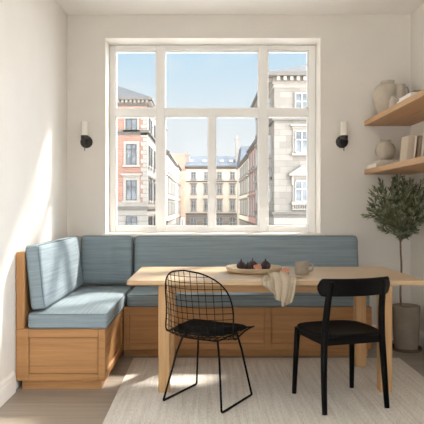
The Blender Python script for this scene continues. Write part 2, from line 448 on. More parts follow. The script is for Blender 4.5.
bb = thing('bench_cabinet', 'long oak bench cabinet under the window with two wide recessed panels', 'bench', (LX1+.004, 0, 0), 0, 'corner bench cabinets')
L2 = 1.33-LX1-.004; Y0 = B0
bx('body', 'cab_x', (.0, L2, Y0+ft, -.006, .062, .402), bb)
bx('plinth', 'cab_x', (.0, L2-.02, Y0+.045, -.02, 0, .062), bb)
st = [0, .05, 1.122, 1.178, L2-.05, L2]
m = MB()
for a, b in ((st[0], st[1]), (st[2], st[3]), (st[4], st[5])): m.box(a, b, Y0, Y0+ft, .062, .402)
for a, b in ((st[1], st[2]), (st[3], st[4])):
    m.box(a, b, Y0, Y0+ft, .062, .112); m.box(a, b, Y0, Y0+ft, .338, .402)
m.build('front_frame', 'cab_x', bb, bevel=.003)
for a, b in ((st[1], st[2]), (st[3], st[4])):
    bx('front_panel', 'cab_x', (a+.004, b-.004, Y0+.012, Y0+ft+.001, .116, .334), bb)
bx('back_board', 'cab_x', (0, L2, -.028, -.004, .4025, .87), bb, bevel=.003)

# ------------------------------------------------------------------ rug
RZ = .008
rug = thing('rug', 'pale beige woven rug under the dining table', 'rug', (.485, -1.95, 0))
bx('rug_field', 'rug', (-1.05+.03, 1.05-.03, -1.3+.03, 1.3-.03, .0005, RZ), rug, bevel=.002)
m = MB()
m.box(-1.05, -1.02, -1.3, 1.3, .0005, RZ-.0008); m.box(1.02, 1.05, -1.3, 1.3, .0005, RZ-.0008)
m.box(-1.02, 1.02, -1.3, -1.27, .0005, RZ-.0008); m.box(-1.02, 1.02, 1.27, 1.3, .0005, RZ-.0008)
m.build('rug_border', 'rughem', rug)

# ------------------------------------------------------------------ table
TZ = .729; TX0, TX1, TY0, TY1 = -.50, 1.41, -1.525, -.655
tb = thing('dining_table', 'light oak rectangular dining table with square legs on the rug', 'table', (.455, -1.09, RZ))
def rel(x0, x1, y0, y1, z0, z1): return (x0-.455, x1-.455, y0+1.09, y1+1.09, z0-RZ, z1-RZ)
bx('tabletop', 'table_top', rel(TX0, TX1, TY0, TY1, TZ-.031, TZ), tb, bevel=.004)
for x0, x1 in ((-.30, -.227), (1.125, 1.203)):
    for y0, y1 in ((-1.512, -1.432), (-.915, -.838)):
        bx('leg', 'oak_z', rel(x0, x1, y0, y1, RZ, TZ-.031), tb, bevel=.004)
m = MB(); m.box(*rel(-.227, 1.125, -1.415, -1.393, TZ-.092, TZ-.031)); m.box(*rel(-.275, 1.175, -.89, -.868, TZ-.092, TZ-.031))
for x0, x1 in ((-.275, -.253), (1.153, 1.175)): m.box(*rel(x0, x1, -1.393, -.89, TZ-.092, TZ-.031))
m.build('apron', 'oak_x', tb, bevel=.002)

# ------------------------------------------------------------------ wire chair
wc = thing('wire_chair', 'black wire mesh chair with sled legs in front of the table', 'chair', (.020, -1.625, RZ), math.radians(-31), 'dining chairs')
PROF = [(0, .262, .405), (0, .18, .420), (0, .06, .413), (0, -.06, .402), (0, -.165, .402), (0, -.215, .440), (0, -.236, .535), (0, -.252, .635), (0, -.268, .735), (0, -.280, .824)]
CP = catmull(PROF, 12)
arc = [0]
for a, b in zip(CP, CP[1:]): arc.append(arc[-1]+(b-a).length)
LT = arc[-1]
def prof(v):
    t = max(0, min(1, v))*LT
    for i in range(len(arc)-1):
        if arc[i+1] >= t:
            k = (t-arc[i])/max(1e-9, arc[i+1]-arc[i]); p = CP[i].lerp(CP[i+1], k)
            d = (CP[min(i+2, len(CP)-1)]-CP[max(i-1, 0)]).normalized(); return p, d
    return CP[-1], (CP[-1]-CP[-2]).normalized()
def halfw(v):
    if v > .55:
        k = (v-.55)/.45; return .238*max(0, 1-k**4.6)**.5
    if v > .2: return .224+.014*min(1, (v-.2)/.25)
    if v < .14:
        k = (.14-v)/.14; return .155+.069*max(0, 1-k**2.2)**.55
    return .224
def shell(x, v):
    p, d = prof(v); k = (x/.222)**2
    t = max(0, min(1, (v-.20)/.55)); t = t*t*(3-2*t)
    return p+Vector((x, .115*t*k, .020*(1-t)*k))
m = MB()
for i in range(-5, 6):
    x = i*.0385
    vs = [k/120 for k in range(121) if halfw(k/120) >= abs(x)]
    if len(vs) > 2: m.tube([shell(x, v) for v in vs[::3]+[vs[-1]]], .0021, 5)
nh = 24
for j in range(1, nh):
    v = j/nh
    if v > .985: continue
    w = halfw(v); m.tube([shell(w*(k/10-1), v) for k in range(21)], .0021, 5)
m.build('wire_mesh', 'black', wc)
m = MB()
vs = [k/70 for k in range(71)]
loop = [shell(halfw(v), v) for v in vs]+[shell(-halfw(v), v) for v in reversed(vs[:-1])]
loop += [shell(-.155+.031*k, 0) for k in range(1, 10)]
m.tube(loop, .0048, 8, closed=True); m.build('rim', 'black', wc)
m = MB()
def seatz(y):
    best = min(CP, key=lambda p: abs(p.y-y)+(10 if p.z > .47 else 0)); return best.z
def padf(i, j, top):
    a = 2*PI*i; r = j
    c, s_ = math.cos(a), math.sin(a)
    k = (abs(c)**3.2+abs(s_)**3.2)**(-1/3.2)
    x, y = .207*c*k*r, .030+.215*s_*k*r
    z = .414+.016*(x/.2)**2+(.006*(max(0, -y-.06)/.12)**2)-.018*max(0, (y-.15)/.1)+.008
    return (x, y, z+(.030*(1-r**5)**.6 if top else 0))
for top in (0, 1):
    V = m.grid(lambda i, j, t=top: padf(i, .02+.98*j, t), 40, 12)
bmesh.ops.remove_doubles(m.bm, verts=m.bm.verts[:], dist=1e-4)
m.build('seat_pad', 'pad', wc)
for sx in (-1, 1):
    pts = [Vector((sx*.125, -.10, .390)), Vector((sx*.150, -.125, .30)), Vector((sx*.203, -.192, .014)), Vector((sx*.2055, -.188, .0082)), Vector((sx*.206, -.178, .0075)),
           Vector((sx*.207, .178, .0075)), Vector((sx*.2065, .188, .0082)), Vector((sx*.204, .192, .014)), Vector((sx*.16, .14, .30)), Vector((sx*.14, .115, .402))]
    MB().tube(pts, .0066, 8).build('leg', 'black', wc)
m = MB(); m.tube([(-.125, -.10, .390), (0, -.10, .388), (.125, -.10, .390)], .0058, 8)
m.tube([(-.14, .115, .402), (0, .115, .400), (.14, .115, .402)], .0058, 8)
for sx in (-1, 1): m.tube([(sx*.125, -.10, .390), (sx*.14, .115, .402)], .005, 8)
m.build('cross_bar', 'black', wc)

# ------------------------------------------------------------------ black wooden chair
bc = thing('wooden_chair', 'black wooden chair with a curved top rail, on the right of the table', 'chair', (.824, -1.655, RZ+.002), math.radians(16.3), 'dining chairs')
# seat: rounded trapezoid, dished
def seatpt(a, r, z):
    c, s_ = math.cos(a), math.sin(a); e = 3.6
    k = (abs(c)**e+abs(s_)**e)**(-1/e)
    y = s_*k*r*.212; x = c*k*r*(.222+.012*s_*k)
    return (x, y, z)
m = MB()
rings = [(.02, .424), (.9, .424), (.985, .428), (1, .437), (.985, .447), (.95, .450)]
rings += [(r, .450-.010*(1-(r/.95)**2)) for r in (.8, .6, .4, .2, .02)]
V = [[m.bm.verts.new(seatpt(2*PI*k/48, r, z)) for k in range(48)] for r, z in rings]
for A, B in zip(V, V[1:]):
    for k in range(48): m.bm.faces.new((A[k], A[(k+1) % 48], B[(k+1) % 48], B[k]))
m.bm.faces.new(V[0][::-1]); m.bm.faces.new(V[-1]); m.build('seat', 'blackwood', bc)
for sx in (-1, 1):
    MB().tube([(sx*.207, .196, 0), (sx*.202, .186, .2), (sx*.194, .172, .425)], [.0145, .0165, .019], 12).build('leg', 'blackwood', bc)
    MB().tube(catmull([(sx*.205, -.208, 0), (sx*.199, -.188, .22), (sx*.190, -.178, .43), (sx*.180, -.190, .6), (sx*.172, -.225, .765)], 5),
              [.015+.005*math.sin(PI*min(1, k/20*.9)) for k in range(21)], 12).build('rear_leg', 'blackwood', bc)
m = MB()
m.box(-.175, .175, .158, .178, .385, .424); m.box(-.175, .175, -.182, -.162, .385, .424)
m.box(-.195, -.177, -.165, .165, .385, .424); m.box(.177, .195, -.165, .165, .385, .424)
m.build('seat_rail', 'blackwood', bc, bevel=.003)
m = MB()
def railpt(i, j):
    # rounded-end bent board: i along, j round the section
    x = -.238+.476*i; e = min(1, min(i, 1-i)/.06); hh = .052*(1-(1-e)**2.2*.75)
    yc = -.245+.060*(x/.238)**2
    a = 2*PI*j; c, s_ = math.cos(a), math.sin(a); k = (abs(c)**5+abs(s_)**5)**(-.2)
    return (x, yc+.0105*c*k*(.4+.6*e)-.02*(s_*k*hh)/.05*.25, .727+hh*s_*k)
V = m.grid(railpt, 40, 24)
bmesh.ops.remove_doubles(m.bm, verts=m.bm.verts[:], dist=1e-5)
bmesh.ops.holes_fill(m.bm, edges=[e for e in m.bm.edges if e.is_boundary], sides=0)
m.build('top_rail', 'blackwood', bc)

# ------------------------------------------------------------------ things on the table
tray = MB().lathe([(.165, 0), (.188, .006), (.200, .020), (.203, .038), (.200, .041), (.196, .038), (.186, .018), (.165, .011), (.03, .010), (.001, .010)], 56)
tray = tag(tray.build('serving_tray', 'tray', loc=(.355, -1.03, TZ)), 'round shallow beige stoneware tray of figs on the table', 'tray')
TB = TZ+.0115
FIGP = [(.0, 0.0), (.013, .0012), (.023, .006), (.0305, .016), (.033, .028), (.030, .040), (.022, .050), (.011, .057), (.006, .061), (.0045, .068), (.003, .071)]
def fig(u, y, sc, label, tilt=(0, 0, 0), z=None):
    Dd = 5.235+y; x = (u-205)*Dd/580
    f = tag(bpy.data.objects.new('fig', None), label, 'fig', 'whole figs in the tray'); COL.objects.link(f)
    f.location = (x, y, TB if z is None else z); f.rotation_euler = tilt; f.scale = (sc, sc, sc)
    MB().lathe(FIGP[:9], 20, cap0=False, cap1=True).build('fruit', 'fig', f)
    MB().lathe([(.0062, .060), (.0048, .066), (.0042, .071), (.0046, .073)], 8, cap1=True).build('stem', 'fig', f)
    return f
fig(241.2, -.985, 1.06, 'leftmost whole dark purple fig in the tray')
fig(247.8, -1.055, .88, 'small whole fig just left of the cut fig in the tray')
fig(252.6, -.94, 1.08, 'whole dark fig standing at the back of the tray, behind the cut fig')
fig(265.6, -1.02, 1.16, 'rightmost and largest whole dark fig in the tray')
def cutfig(name, label, loc, rot, sc):
    f = tag(bpy.data.objects.new(name, None), label, 'fig', 'cut figs'); COL.objects.link(f)
    f.location = loc; f.rotation_mode = 'YXZ'; f.rotation_euler = rot; f.scale = (sc,)*3
    # half of a fig, cut face at y = 0 facing -y, lying with its stem to one side
    m = MB(); n = 14
    prof_ = [(r, z) for r, z in FIGP[1:9]]
    V = [[m.bm.verts.new((r*math.cos(PI*k/n), r*math.sin(PI*k/n), z)) for k in range(n+1)] for r, z in prof_]
    for A, B in zip(V, V[1:]):
        for k in range(n): m.bm.faces.new((A[k], A[k+1], B[k+1], B[k]))
    m.bm.faces.new(V[0]); m.bm.faces.new(V[-1]); m.build('skin', 'fig', f)
    m = MB(); pts = [(r*.97, z) for r, z in prof_]
    out = [(r, 0, z) for r, z in pts]+[(-r, 0, z) for r, z in reversed(pts)]
    c = m.bm.verts.new((0, -.0025, .028)); vs = [m.bm.verts.new((x, -.0004, z)) for x, y, z in out]
    for k in range(len(vs)): m.bm.faces.new((c, vs[k], vs[(k+1) % len(vs)]))
    m.build('flesh', 'flesh', f); return f
R = math.radians
cutfig('fig_half', 'halved fig showing pink flesh, in the front of the tray', (.345, -1.12, TB+.030), (R(-58), R(78), R(6)), .98)
cutfig('fig_half', 'halved fig showing pink flesh, lying on the bare tabletop beside the mug', (.522, -1.285, TZ+.025), (R(-48), R(60), R(-14)), .95)

mug = thing('mug', 'beige speckled stoneware mug standing on the tabletop', 'mug', (.675, -1.19, TZ))
MB().lathe([(.040, 0), (.046, .003), (.0475, .012), (.0475, .086), (.0465, .090), (.0448, .090), (.0435, .084), (.0425, .012), (.02, .009), (.001, .009)], 36).build('cup', 'mug', mug)
MB().tube(catmull([(.045, 0, .074), (.062, 0, .079), (.077, 0, .068), (.080, 0, .048), (.071, 0, .030), (.056, 0, .023), (.045, 0, .026)], 4), .0058, 8).build('handle', 'mug', mug)

sp = thing('spoon', 'small pale spoon on the tabletop in front of the mug', 'spoon', (.630, -1.385, TZ), R(12))
m = MB()
def bowl(i, j, lo):
    a = 2*PI*i; r = .02+.98*j; x, y = .030*r*math.cos(a), .019*r*math.sin(a)
    return (x, y, .003+.006*r*r+(-.0022 if lo else 0)*(1-.2*r))
for lo in (0, 1): m.grid(lambda i, j, l=lo: bowl(i, j, l), 24, 6)
bmesh.ops.remove_doubles(m.bm, verts=m.bm.verts[:], dist=1e-4); m.build('bowl', 'stone3', sp)
MB().tube([(-.024, 0, .008), (-.05, 0, .007), (-.09, 0, .005)], [.003, .0032, .004], 8).build('handle', 'taupe', sp)

# napkin: three overlapping folds of one cloth draped over the front edge
m = MB()
XP = lambda u: (u-205)*3.71/580
def fold(path, edges, lift, ph, amp):
    P = catmull(path, 6); N = len(P)-1
    def f(i, j):
        t = i; k = t*N; a = int(min(N-1, k)); p = P[a].lerp(P[a+1], k-a)
        # left/right edges along the path
        q = t*(len(edges)-1); b = int(min(len(edges)-2, q)); w = q-b
        l = edges[b][0]*(1-w)+edges[b+1][0]*w; r = edges[b][1]*(1-w)+edges[b+1][1]*w
        dz = (edges[b][2]*(1-w)+edges[b+1][2]*w) if len(edges[0]) > 2 else 0
        x = l+(r-l)*j
        rip = amp*math.sin(ph+j*7.5+t*1.3)*(.35+.65*t)
        hang = max(0, min(1, (t-.45)/.15))
        return (x, p.y-lift-abs(rip)*hang-.004*hang, p.z+abs(rip)*(1-hang)*.8+dz*(j-.5)*hang)
    m.grid(f, 30, 18)
fold([(0, -1.36, TZ+.004), (0, -1.43, TZ+.020), (0, -1.50, TZ+.022), (0, -1.534, TZ-.004), (0, -1.538, TZ-.05), (0, -1.537, TZ-.085)],
     [(XP(271), XP(288), 0), (XP(268), XP(287), 0), (XP(264), XP(285), 0), (XP(261), XP(281), -.03), (XP(262), XP(279), -.05), (XP(272), XP(277), -.03)], 0, .3, .014)
fold([(0, -1.37, TZ+.004), (0, -1.43, TZ+.012), (0, -1.50, TZ+.016), (0, -1.535, TZ-.004), (0, -1.540, TZ-.07), (0, -1.538, TZ-.150)],
     [(XP(281), XP(293), 0), (XP(282), XP(295), 0), (XP(282), XP(296.5), 0), (XP(281), XP(296), 0), (XP(280), XP(294.5), 0), (XP(281.5), XP(291), .03)], .004, 2.2, .010)
fold([(0, -1.33, TZ+.006), (0, -1.40, TZ+.036), (0, -1.49, TZ+.034), (0, -1.536, TZ+.006), (0, -1.545, TZ-.06), (0, -1.541, TZ-.125)],
     [(XP(268), XP(287), 0), (XP(268), XP(288), 0), (XP(269), XP(289), 0), (XP(271), XP(290), -.01), (XP(272.5), XP(289), -.02), (XP(274.5), XP(286.5), -.02)], .010, 1.2, .018)
nap = tag(m.build('linen_napkin', 'linen'), 'crumpled beige linen napkin hanging over the front edge of the table', 'napkin')
s = nap.modifiers.new('thickness', 'SOLIDIFY'); s.thickness = .0022; s.offset = 0

# ------------------------------------------------------------------ wall sconces
def sconce(x, label):
    o = thing('wall_sconce', label, 'wall lamp', (x, 0, 1.787), 0, 'black wall sconces')
    MB().lathe([(.001, .014), (.040, .0135), (.054, .010), (.056, .006), (.056, .0005), (.001, .0005)], 32, axis='y', cap0=False).build('backplate', 'bronze', o, loc=(0, 0, 0))
    m = MB(); m.tube(catmull([(0, -.012, 0), (0, -.05, .002), (0, -.078, .016), (0, -.08, .036)], 4), .011, 10)
    m.build('arm', 'bronze', o)
    MB().lathe([(.012, .008), (.030, .014), (.034, .022), (.034, .048), (.030, .048), (.029, .03), (.001, .03)], 24, c=(0, -.08, 0)).build('cup', 'bronze', o)
    MB().lathe([(.001, .042), (.0295, .042), (.031, .046), (.031, .166), (.029, .172), (.026, .172), (.026, .05), (.001, .05)], 28, c=(0, -.08, 0), cap0=False).build('lamp_shade', 'opal', o)
    MB().tube([(0, -.08, .010), (0, -.08, -.088)], [.0045, .0035], 8).build('stem', 'bronze', o)
sconce(-1.069, 'black wall sconce with a white tube shade, left of the window')
sconce(1.235, 'black wall sconce with a white tube shade, between the window and the shelves')

# ------------------------------------------------------------------ shelves and what stands on them
SX0 = 1.437; U0, U1, L0, L1 = 1.931, 1.976, 1.4925, 1.5375
tag(bx('wall_shelf', 'shelf', (SX0, XR-.001, -1.95, -.001, U0, U1), bevel=.003), 'upper thick oak floating shelf on the right wall', 'shelf', 'oak floating shelves')
tag(bx('wall_shelf', 'shelf', (SX0, XR-.001, -1.95, -.001, L0, L1), bevel=.003), 'lower thick oak floating shelf above the olive tree', 'shelf', 'oak floating shelves')
V1 = [(.066, 0), (.078, .02), (.106, .10), (.124, .18), (.124, .225), (.108, .268), (.074, .294), (.056, .302), (.054, .316), (.060, .326), (.056, .328), (.049, .316), (.05, .30), (.001, .29)]
tag(MB().lathe(V1, 40).build('vase', 'stone', loc=(1.603, -.15, U1)), 'tall beige shouldered vase at the left end of the upper shelf', 'vase')
jug = thing('jug', 'slim grey stoneware jug with a side handle on the upper shelf', 'jug', (1.645, -.37, U1))
MB().lathe([(.033, 0), (.037, .006), (.037, .17), (.034, .20), (.035, .246), (.037, .250), (.033, .250), (.031, .2), (.001, .19)], 28).build('body', 'stone2', jug)
MB().tube(catmull([(.033, 0, .232), (.052, 0, .226), (.061, 0, .195), (.057, 0, .15), (.035, 0, .128)], 4), .0055, 8).build('handle', 'stone2', jug)
tag(MB().lathe([(.022, 0), (.031, .01), (.038, .045), (.038, .075), (.031, .103), (.022, .116), (.021, .128), (.025, .136), (.021, .136), (.017, .12), (.001, .11)], 28).build('small_vase', 'stone3', loc=(1.552, -.458, U1)),
    'small pale vase in front of the grey jug on the upper shelf', 'vase')
def book(label, ext, cover, group, loc, rot=(0, 0, 0), axis='x', spine=None):
    # cover boards + page block, ext = (sx, sy, sz); axis = thin direction; origin at base centre
    o = thing('book', label, 'book', loc, 0, group); o.rotation_euler = rot
    sx, sy, sz = ext; c = .003; m = MB(); p = MB()
    if axis == 'z':
        for z0, z1 in ((0, c), (sz-c, sz)): m.box(-sx/2, sx/2, -sy/2, sy/2, z0, z1)
        m.box(-sx/2, -sx/2+c, -sy/2, sy/2, c, sz-c)                # spine faces the room
        p.box(-sx/2+c, sx/2-.004, -sy/2+.004, sy/2-.004, c, sz-c)
    else:
        for x0, x1 in ((-sx/2, -sx/2+c), (sx/2-c, sx/2)): m.box(x0, x1, -sy/2, sy/2, 0, sz)
        m.box(-sx/2+c, sx/2-c, -sy/2, -sy/2+c, 0, sz)
        p.box(-sx/2+c, sx/2-c, -sy/2+c, sy/2-.004, .004, sz-.004)
    m.build('cover', cover, o, bevel=.0012); p.build('pages', 'paper_edge', o)
    return o
G1 = 'white books lying on the upper shelf'
book('lower white book lying flat on the upper shelf beside the small vase', (.19, .32, .022), 'paper', G1, (1.560, -.96, U1), axis='z')
book('upper white book lying flat on another on the upper shelf', (.17, .25, .020), 'paper', G1, (1.552, -.975, U1+.0225), axis='z')
bxo = thing('storage_box', 'grey lidded box behind the white books on the upper shelf', 'box', (1.752, -.52, U1))
bx('box_body', 'greylid', (-.085, .085, -.10, .10, 0, .115), bxo, bevel=.003); bx('box_lid', 'greybox', (-.09, .09, -.105, .105, .1155, .155), bxo, bevel=.004)
G2 = 'books lying under the round vase'
book('lower cream book lying flat under the round vase', (.245, .275, .036), 'paper', G2, (1.578, -.165, L1), axis='z')
book('upper cream book lying flat directly under the round vase', (.195, .235, .034), 'cream', G2, (1.598, -.152, L1+.0365), axis='z')
rv = [(.030, 0), (.050, .008), (.072, .035), (.084, .075), (.082, .105), (.066, .138), (.045, .152), (.041, .158), (.043, .172), (.046, .176), (.042, .177), (.036, .165), (.036, .15), (.001, .14)]
tag(MB().lathe(rv, 40).build('vase', 'stone', loc=(1.583, -.155, L1+.071)), 'squat round beige vase on two flat books on the lower shelf', 'vase')
G3 = 'books standing on the lower shelf'
x = 1.578
for w, h, cv, lb_, gap in ((.050, .220, 'cream', 'thick cream book standing leftmost in the lower shelf row', .001),
                      (.014, .226, 'paper', 'thin white book standing beside the thick cream one on the lower shelf', .016),
                      (.026, .222, 'taupe', 'taupe book standing after the dark gap in the lower shelf row', .001),
                      (.018, .248, 'paper', 'tallest white book in the lower shelf row', .001),
                      (.030, .225, 'greybox', 'grey book standing last in the lower shelf row', .001)):
    book(lb_, (w, .165, h), cv, G3, (x+w/2, -.60, L1+.0035*w/.03), (0, R(6), 0)); x += w+gap+.0008

# ------------------------------------------------------------------ potted olive tree
OX, OY = 1.690, -.36
ot = thing('potted_olive_tree', 'slim olive tree in a grey concrete pot in the right corner', 'plant', (OX, OY, 0))
MB().lathe([(.05, 0), (.118, .0), (.124, .006), (.126, .028), (.120, .028), (.116, .012), (.02, .010), (.001, .010)], 36).build('saucer', 'saucer', ot)
MB().lathe([(.085, .0125), (.094, .016), (.101, .10), (.108, .22), (.111, .34), (.112, .372), (.108, .376), (.098, .374), (.096, .34), (.001, .34)], 40).build('pot', 'concrete', ot)
MB().lathe([(.095, .338), (.095, .348), (.05, .354), (.001, .356)], 28, cap0=False).build('soil', 'soil', ot)
TT = Vector((-.052, -.01, .92))
MB().tube(catmull([(-.042, 0, .34), (-.046, .004, .50), (-.040, -.004, .68), (-.047, -.006, .82), TT], 5), [.0095-.00012*k for k in range(21)], 8).build('trunk', 'bark', ot)
br_, lf = MB(), MB()
rng = random.Random(11)
CC = Vector((-.055, -.0, 1.205)); RX, RY, RZ_ = .275, .22, .275
def clampp(p):
    p.x = min(p.x, XR-OX-.012); p.y = min(p.y, -OY-.012); 
    if p.x+OX > SX0-.03 and p.z > L0-.02: p.z = L0-.02-rng.random()*.03
    return p
def leaf(p, d, L_):
    d = d.normalized(); side = d.cross(Vector((rng.uniform(-1, 1), rng.uniform(-1, 1), rng.uniform(-1, 1))))
    if side.length < 1e-3: side = d.orthogonal()
    side.normalize(); w = L_*rng.uniform(.10, .13); nrm = d.cross(side)
    c = [p, p+d*L_*.35+side*w, p+d*L_*.72+side*w*.7, p+d*L_, p+d*L_*.72-side*w*.7, p+d*L_*.35-side*w]
    mid = [p+d*L_*.35-nrm*w*.35, p+d*L_*.72-nrm*w*.25]
    if any(q.x+OX > XR-.004 or q.y+OY > -.004 for q in c): return
    if any(q.x+OX > SX0-.004 and q.z > L0-.004 for q in c): return
    v = [lf.bm.verts.new(q) for q in c]; a, b = (lf.bm.verts.new(q) for q in mid)
    for f in ((v[0], v[1], a), (v[1], v[2], b, a), (v[2], v[3], b), (v[3], v[4], b), (v[4], v[5], a, b), (v[5], v[0], a)): lf.bm.faces.new(f)
for i in range(70):
    while True:
        q = Vector((rng.uniform(-1, 1), rng.uniform(-1, 1), rng.uniform(-1, 1)))
        if .45 < q.length < 1 and q.z > -.98: break
    tip = clampp(CC+Vector((q.x*RX, q.y*RY, q.z*RZ_)))
    st_ = TT+Vector((0, 0, rng.uniform(-.03, .10)))
    if tip.z < st_.z+.03: st_ = TT+Vector((0, 0, -.01))
    mid = st_.lerp(tip, .5)+Vector((rng.uniform(-.02, .02), rng.uniform(-.02, .02), rng.uniform(.0, .05)))
    P = catmull([st_, mid, tip], 8)
    br_.tube(P, [.0030-.0022*k/(len(P)-1) for k in range(len(P))], 5)
    for k in range(5, len(P)):
        d = (P[k]-P[k-1]).normalized()
        for s_ in range(3):
            dd = d*rng.uniform(.5, 1.1)+Vector((rng.uniform(-1, 1), rng.uniform(-1, 1), rng.uniform(-.6, .9)))*.75
            leaf(P[k]+Vector((rng.uniform(-.004, .004),)*3), dd, rng.uniform(.05, .075))
    leaf(P[-1], P[-1]-P[-2], .055)
br_.build('branches', 'bark', ot); lf.build('foliage', 'leaf', ot, smooth=False)

# ------------------------------------------------------------------ the street outside
GZ = -4.6
struct(bx('street', 'asphalt', (-60, 60, -60, 190, GZ-.3, GZ), None))  # unseen ground, pale and carried on past the room to bounce light indoors
class Face:
    def __init__(s, o, t, n): s.o, s.t, s.n = Vector(o), Vector(t), Vector(n)
    def box(s, m, a0, a1, z0, z1, d0, d1):
        P = [s.o+s.t*a+s.n*d+Vector((0, 0, z)) for a in (a0, a1) for d in (d0, d1) for z in (z0, z1)]
        m.poly(P, ((0, 1, 3, 2), (4, 6, 7, 5), (0, 4, 5, 1), (2, 3, 7, 6), (0, 2, 6, 4), (1, 5, 7, 3)))
    def tri(s, m, a0, a1, z0, z1, d0, d1):
        P = [s.o+s.t*a+s.n*d+Vector((0, 0, z)) for d in (d0, d1) for a, z in ((a0, z0), (a1, z0), ((a0+a1)/2, z1))]
        m.poly(P, ((0, 1, 2), (3, 5, 4), (0, 3, 4, 1), (1, 4, 5, 2), (2, 5, 3, 0)))
    def arch(s, m, a0, a1, z0, z1, d0, d1):
        c, r = (a0+a1)/2, (a1-a0)/2
        pts = [(a0, z0), (a1, z0)]+[(c+r*math.cos(PI*k/10), z1-r+r*math.sin(PI*k/10)) for k in range(11)]
        n = len(pts); P = [s.o+s.t*a+s.n*d+Vector((0, 0, z)) for d in (d0, d1) for a, z in pts]
        m.poly(P, [tuple(range(n)), tuple(range(n, 2*n))]+[(i, (i+1) % n, n+(i+1) % n, n+i) for i in range(n)])
def window(F, par, a, w, z0, z1, frame='win_dark', casing='moulding', cw=.16, bars=(1, 1), pane='pane_out', sill=True, hood=None, arch=False, transom=.68):
    m = MB(); h = w/2
    if cw:
        if arch: F.arch(m, a-h-cw, a+h+cw, z0-.02, z1+cw, .0, .07)
        else: F.box(m, a-h-cw, a+h+cw, z0-.02, z1+cw, .0, .07)
    if sill: F.box(m, a-h-cw-.1, a+h+cw+.1, z0-.2, z0, .0, .2)
    if hood == 'flat':
        F.box(m, a-h-cw-.2, a+h+cw+.2, z1+cw+.18, z1+cw+.36, 0, .32); F.box(m, a-h-cw-.05, a+h+cw+.05, z1+cw, z1+cw+.18, 0, .14)
    if hood == 'pediment':
        F.box(m, a-h-cw-.3, a+h+cw+.3, z1+cw+.2, z1+cw+.36, 0, .38); F.tri(m, a-h-cw-.3, a+h+cw+.3, z1+cw+.36, z1+cw+1.02, 0, .34)
        F.box(m, a-h-cw-.1, a+h+cw+.1, z1+cw, z1+cw+.2, 0, .16)
        for q in (a-h-cw-.1, a+h+cw-.08): F.box(m, q, q+.18, z1-.35, z1+cw+.2, 0, .26)
    o = m.build('window', casing, par, smooth=False)
    p = MB()
    (F.arch if arch else F.box)(p, a-h, a+h, z0, z1, .071, .085); p.build('pane', pane, o, smooth=False)
    p = MB(); b = .07
    F.box(p, a-h, a-h+b, z0, z1-(h if arch else 0), .086, .15); F.box(p, a+h-b, a+h, z0, z1-(h if arch else 0), .086, .15)
    F.box(p, a-h, a+h, z0, z0+b, .086, .15)
    if not arch: F.box(p, a-h, a+h, z1-b, z1, .086, .15)
    for k in range(bars[0]):
        q = a-h+w*(k+1)/(bars[0]+1); F.box(p, q-b*.6, q+b*.6, z0, z1-.02, .086, .15)
    if bars[1]: q = z0+(z1-z0)*transom; F.box(p, a-h, a+h, q-b*.6, q+b*.6, .086, .15)
    p.build('casement', frame, o, smooth=False)
    return o
def ring(m, x0, x1, y0, y1, z0, z1, d):
    m.box(x0-d, x1+d, y0-d, y1+d, z0, z1)
def hip(m, x0, x1, y0, y1, z0, z1, inset, insy=None):
    iy = inset if insy is None else insy
    v = [(x0, y0, z0), (x1, y0, z0), (x1, y1, z0), (x0, y1, z0), (x0+inset, y0+iy, z1), (x1-inset, y0+iy, z1), (x1-inset, y1-iy, z1), (x0+inset, y1-iy, z1)]
    m.poly(v, ((0, 3, 2, 1), (4, 5, 6, 7), (0, 1, 5, 4), (1, 2, 6, 5), (2, 3, 7, 6), (3, 0, 4, 7)))

# A: red brick corner house, left of the street
x0, x1, y0, y1 = -16, -5.72, 52, 75
A = thing('corner_house', 'red brick house with pale quoins on the left street corner', 'building', (0, 0, 0), 0, 'houses across the street')
bx('brick_wall', 'brick', (x0, x1, y0, y1, 1.7, 11.2), A); bx('ground_floor_wall', 'render_w', (x0-.02, x1+.02, y0-.02, y1, GZ, .95), A)
bx('string_course', 'moulding_d', (x0-.16, x1+.16, y0-.16, y1+.1, .95, 1.25), A); m = MB(); m.box(x0-.06, x1+.06, y0-.06, y1, 1.25, 1.7); m.build('frieze', 'moulding', A)
m = MB(); m.box(x0-.05, x1+.05, y0-.05, y1, 8.30, 8.55); m.box(x0-.2, x1+.2, y0-.2, y1+.1, 8.55, 8.78); m.build('string_course', 'moulding_d', A)
m = MB(); m.box(x0-.08, x1+.08, y0-.08, y1, 11.2, 11.42); m.box(x0-.55, x1+.55, y0-.55, y1+.2, 11.7, 11.95)
m.build('cornice', 'moulding_d', A)
m = MB(); m.box(x0-.1, x1+.1, y0-.1, y1, 11.42, 11.7)
for k in range(26):
    q = x0+.2+k*.4; m.box(q, q+.2, y0-.45, y0-.1, 11.45, 11.7)
for k in range(40): q = y0+.1+k*.55; m.box(x1+.1, x1+.45, q, q+.25, 11.45, 11.7)
m.build('dentils', 'moulding', A, smooth=False)
m = MB(); hip(m, x0-.5, x1+.5, y0-.5, y1+.2, 11.95, 14.2, 4.6); m.build('roof', 'slate_l', A, smooth=False)
m = MB()
for k in range(22):
    z = 1.72+k*.425; w = .62 if k % 2 else .42
    m.box(x1-w, x1+.04, y0-.05, y0+w, z, z+.38)
m.build('quoin_stones', 'quoin', A, smooth=False)
FA = Face((0, y0, 0), (1, 0, 0), (0, -1, 0)); FB = Face((x1, 0, 0), (0, 1, 0), (1, 0, 0))
for a in (-7.25, -10.5, -13.7):
    window(FA, A, a, 1.1, 8.8, 10.3, casing='quoin', cw=.18)
    window(FA, A, a, 1.0, 5.35, 7.4, casing='quoin', cw=.28, transom=.75)
    window(FA, A, a, 1.02, 1.85, 3.82, casing='quoin', cw=.3, hood='flat')
    window(FA, A, a, 1.1, -1.5, .28, casing='quoin', cw=.0, sill=False)
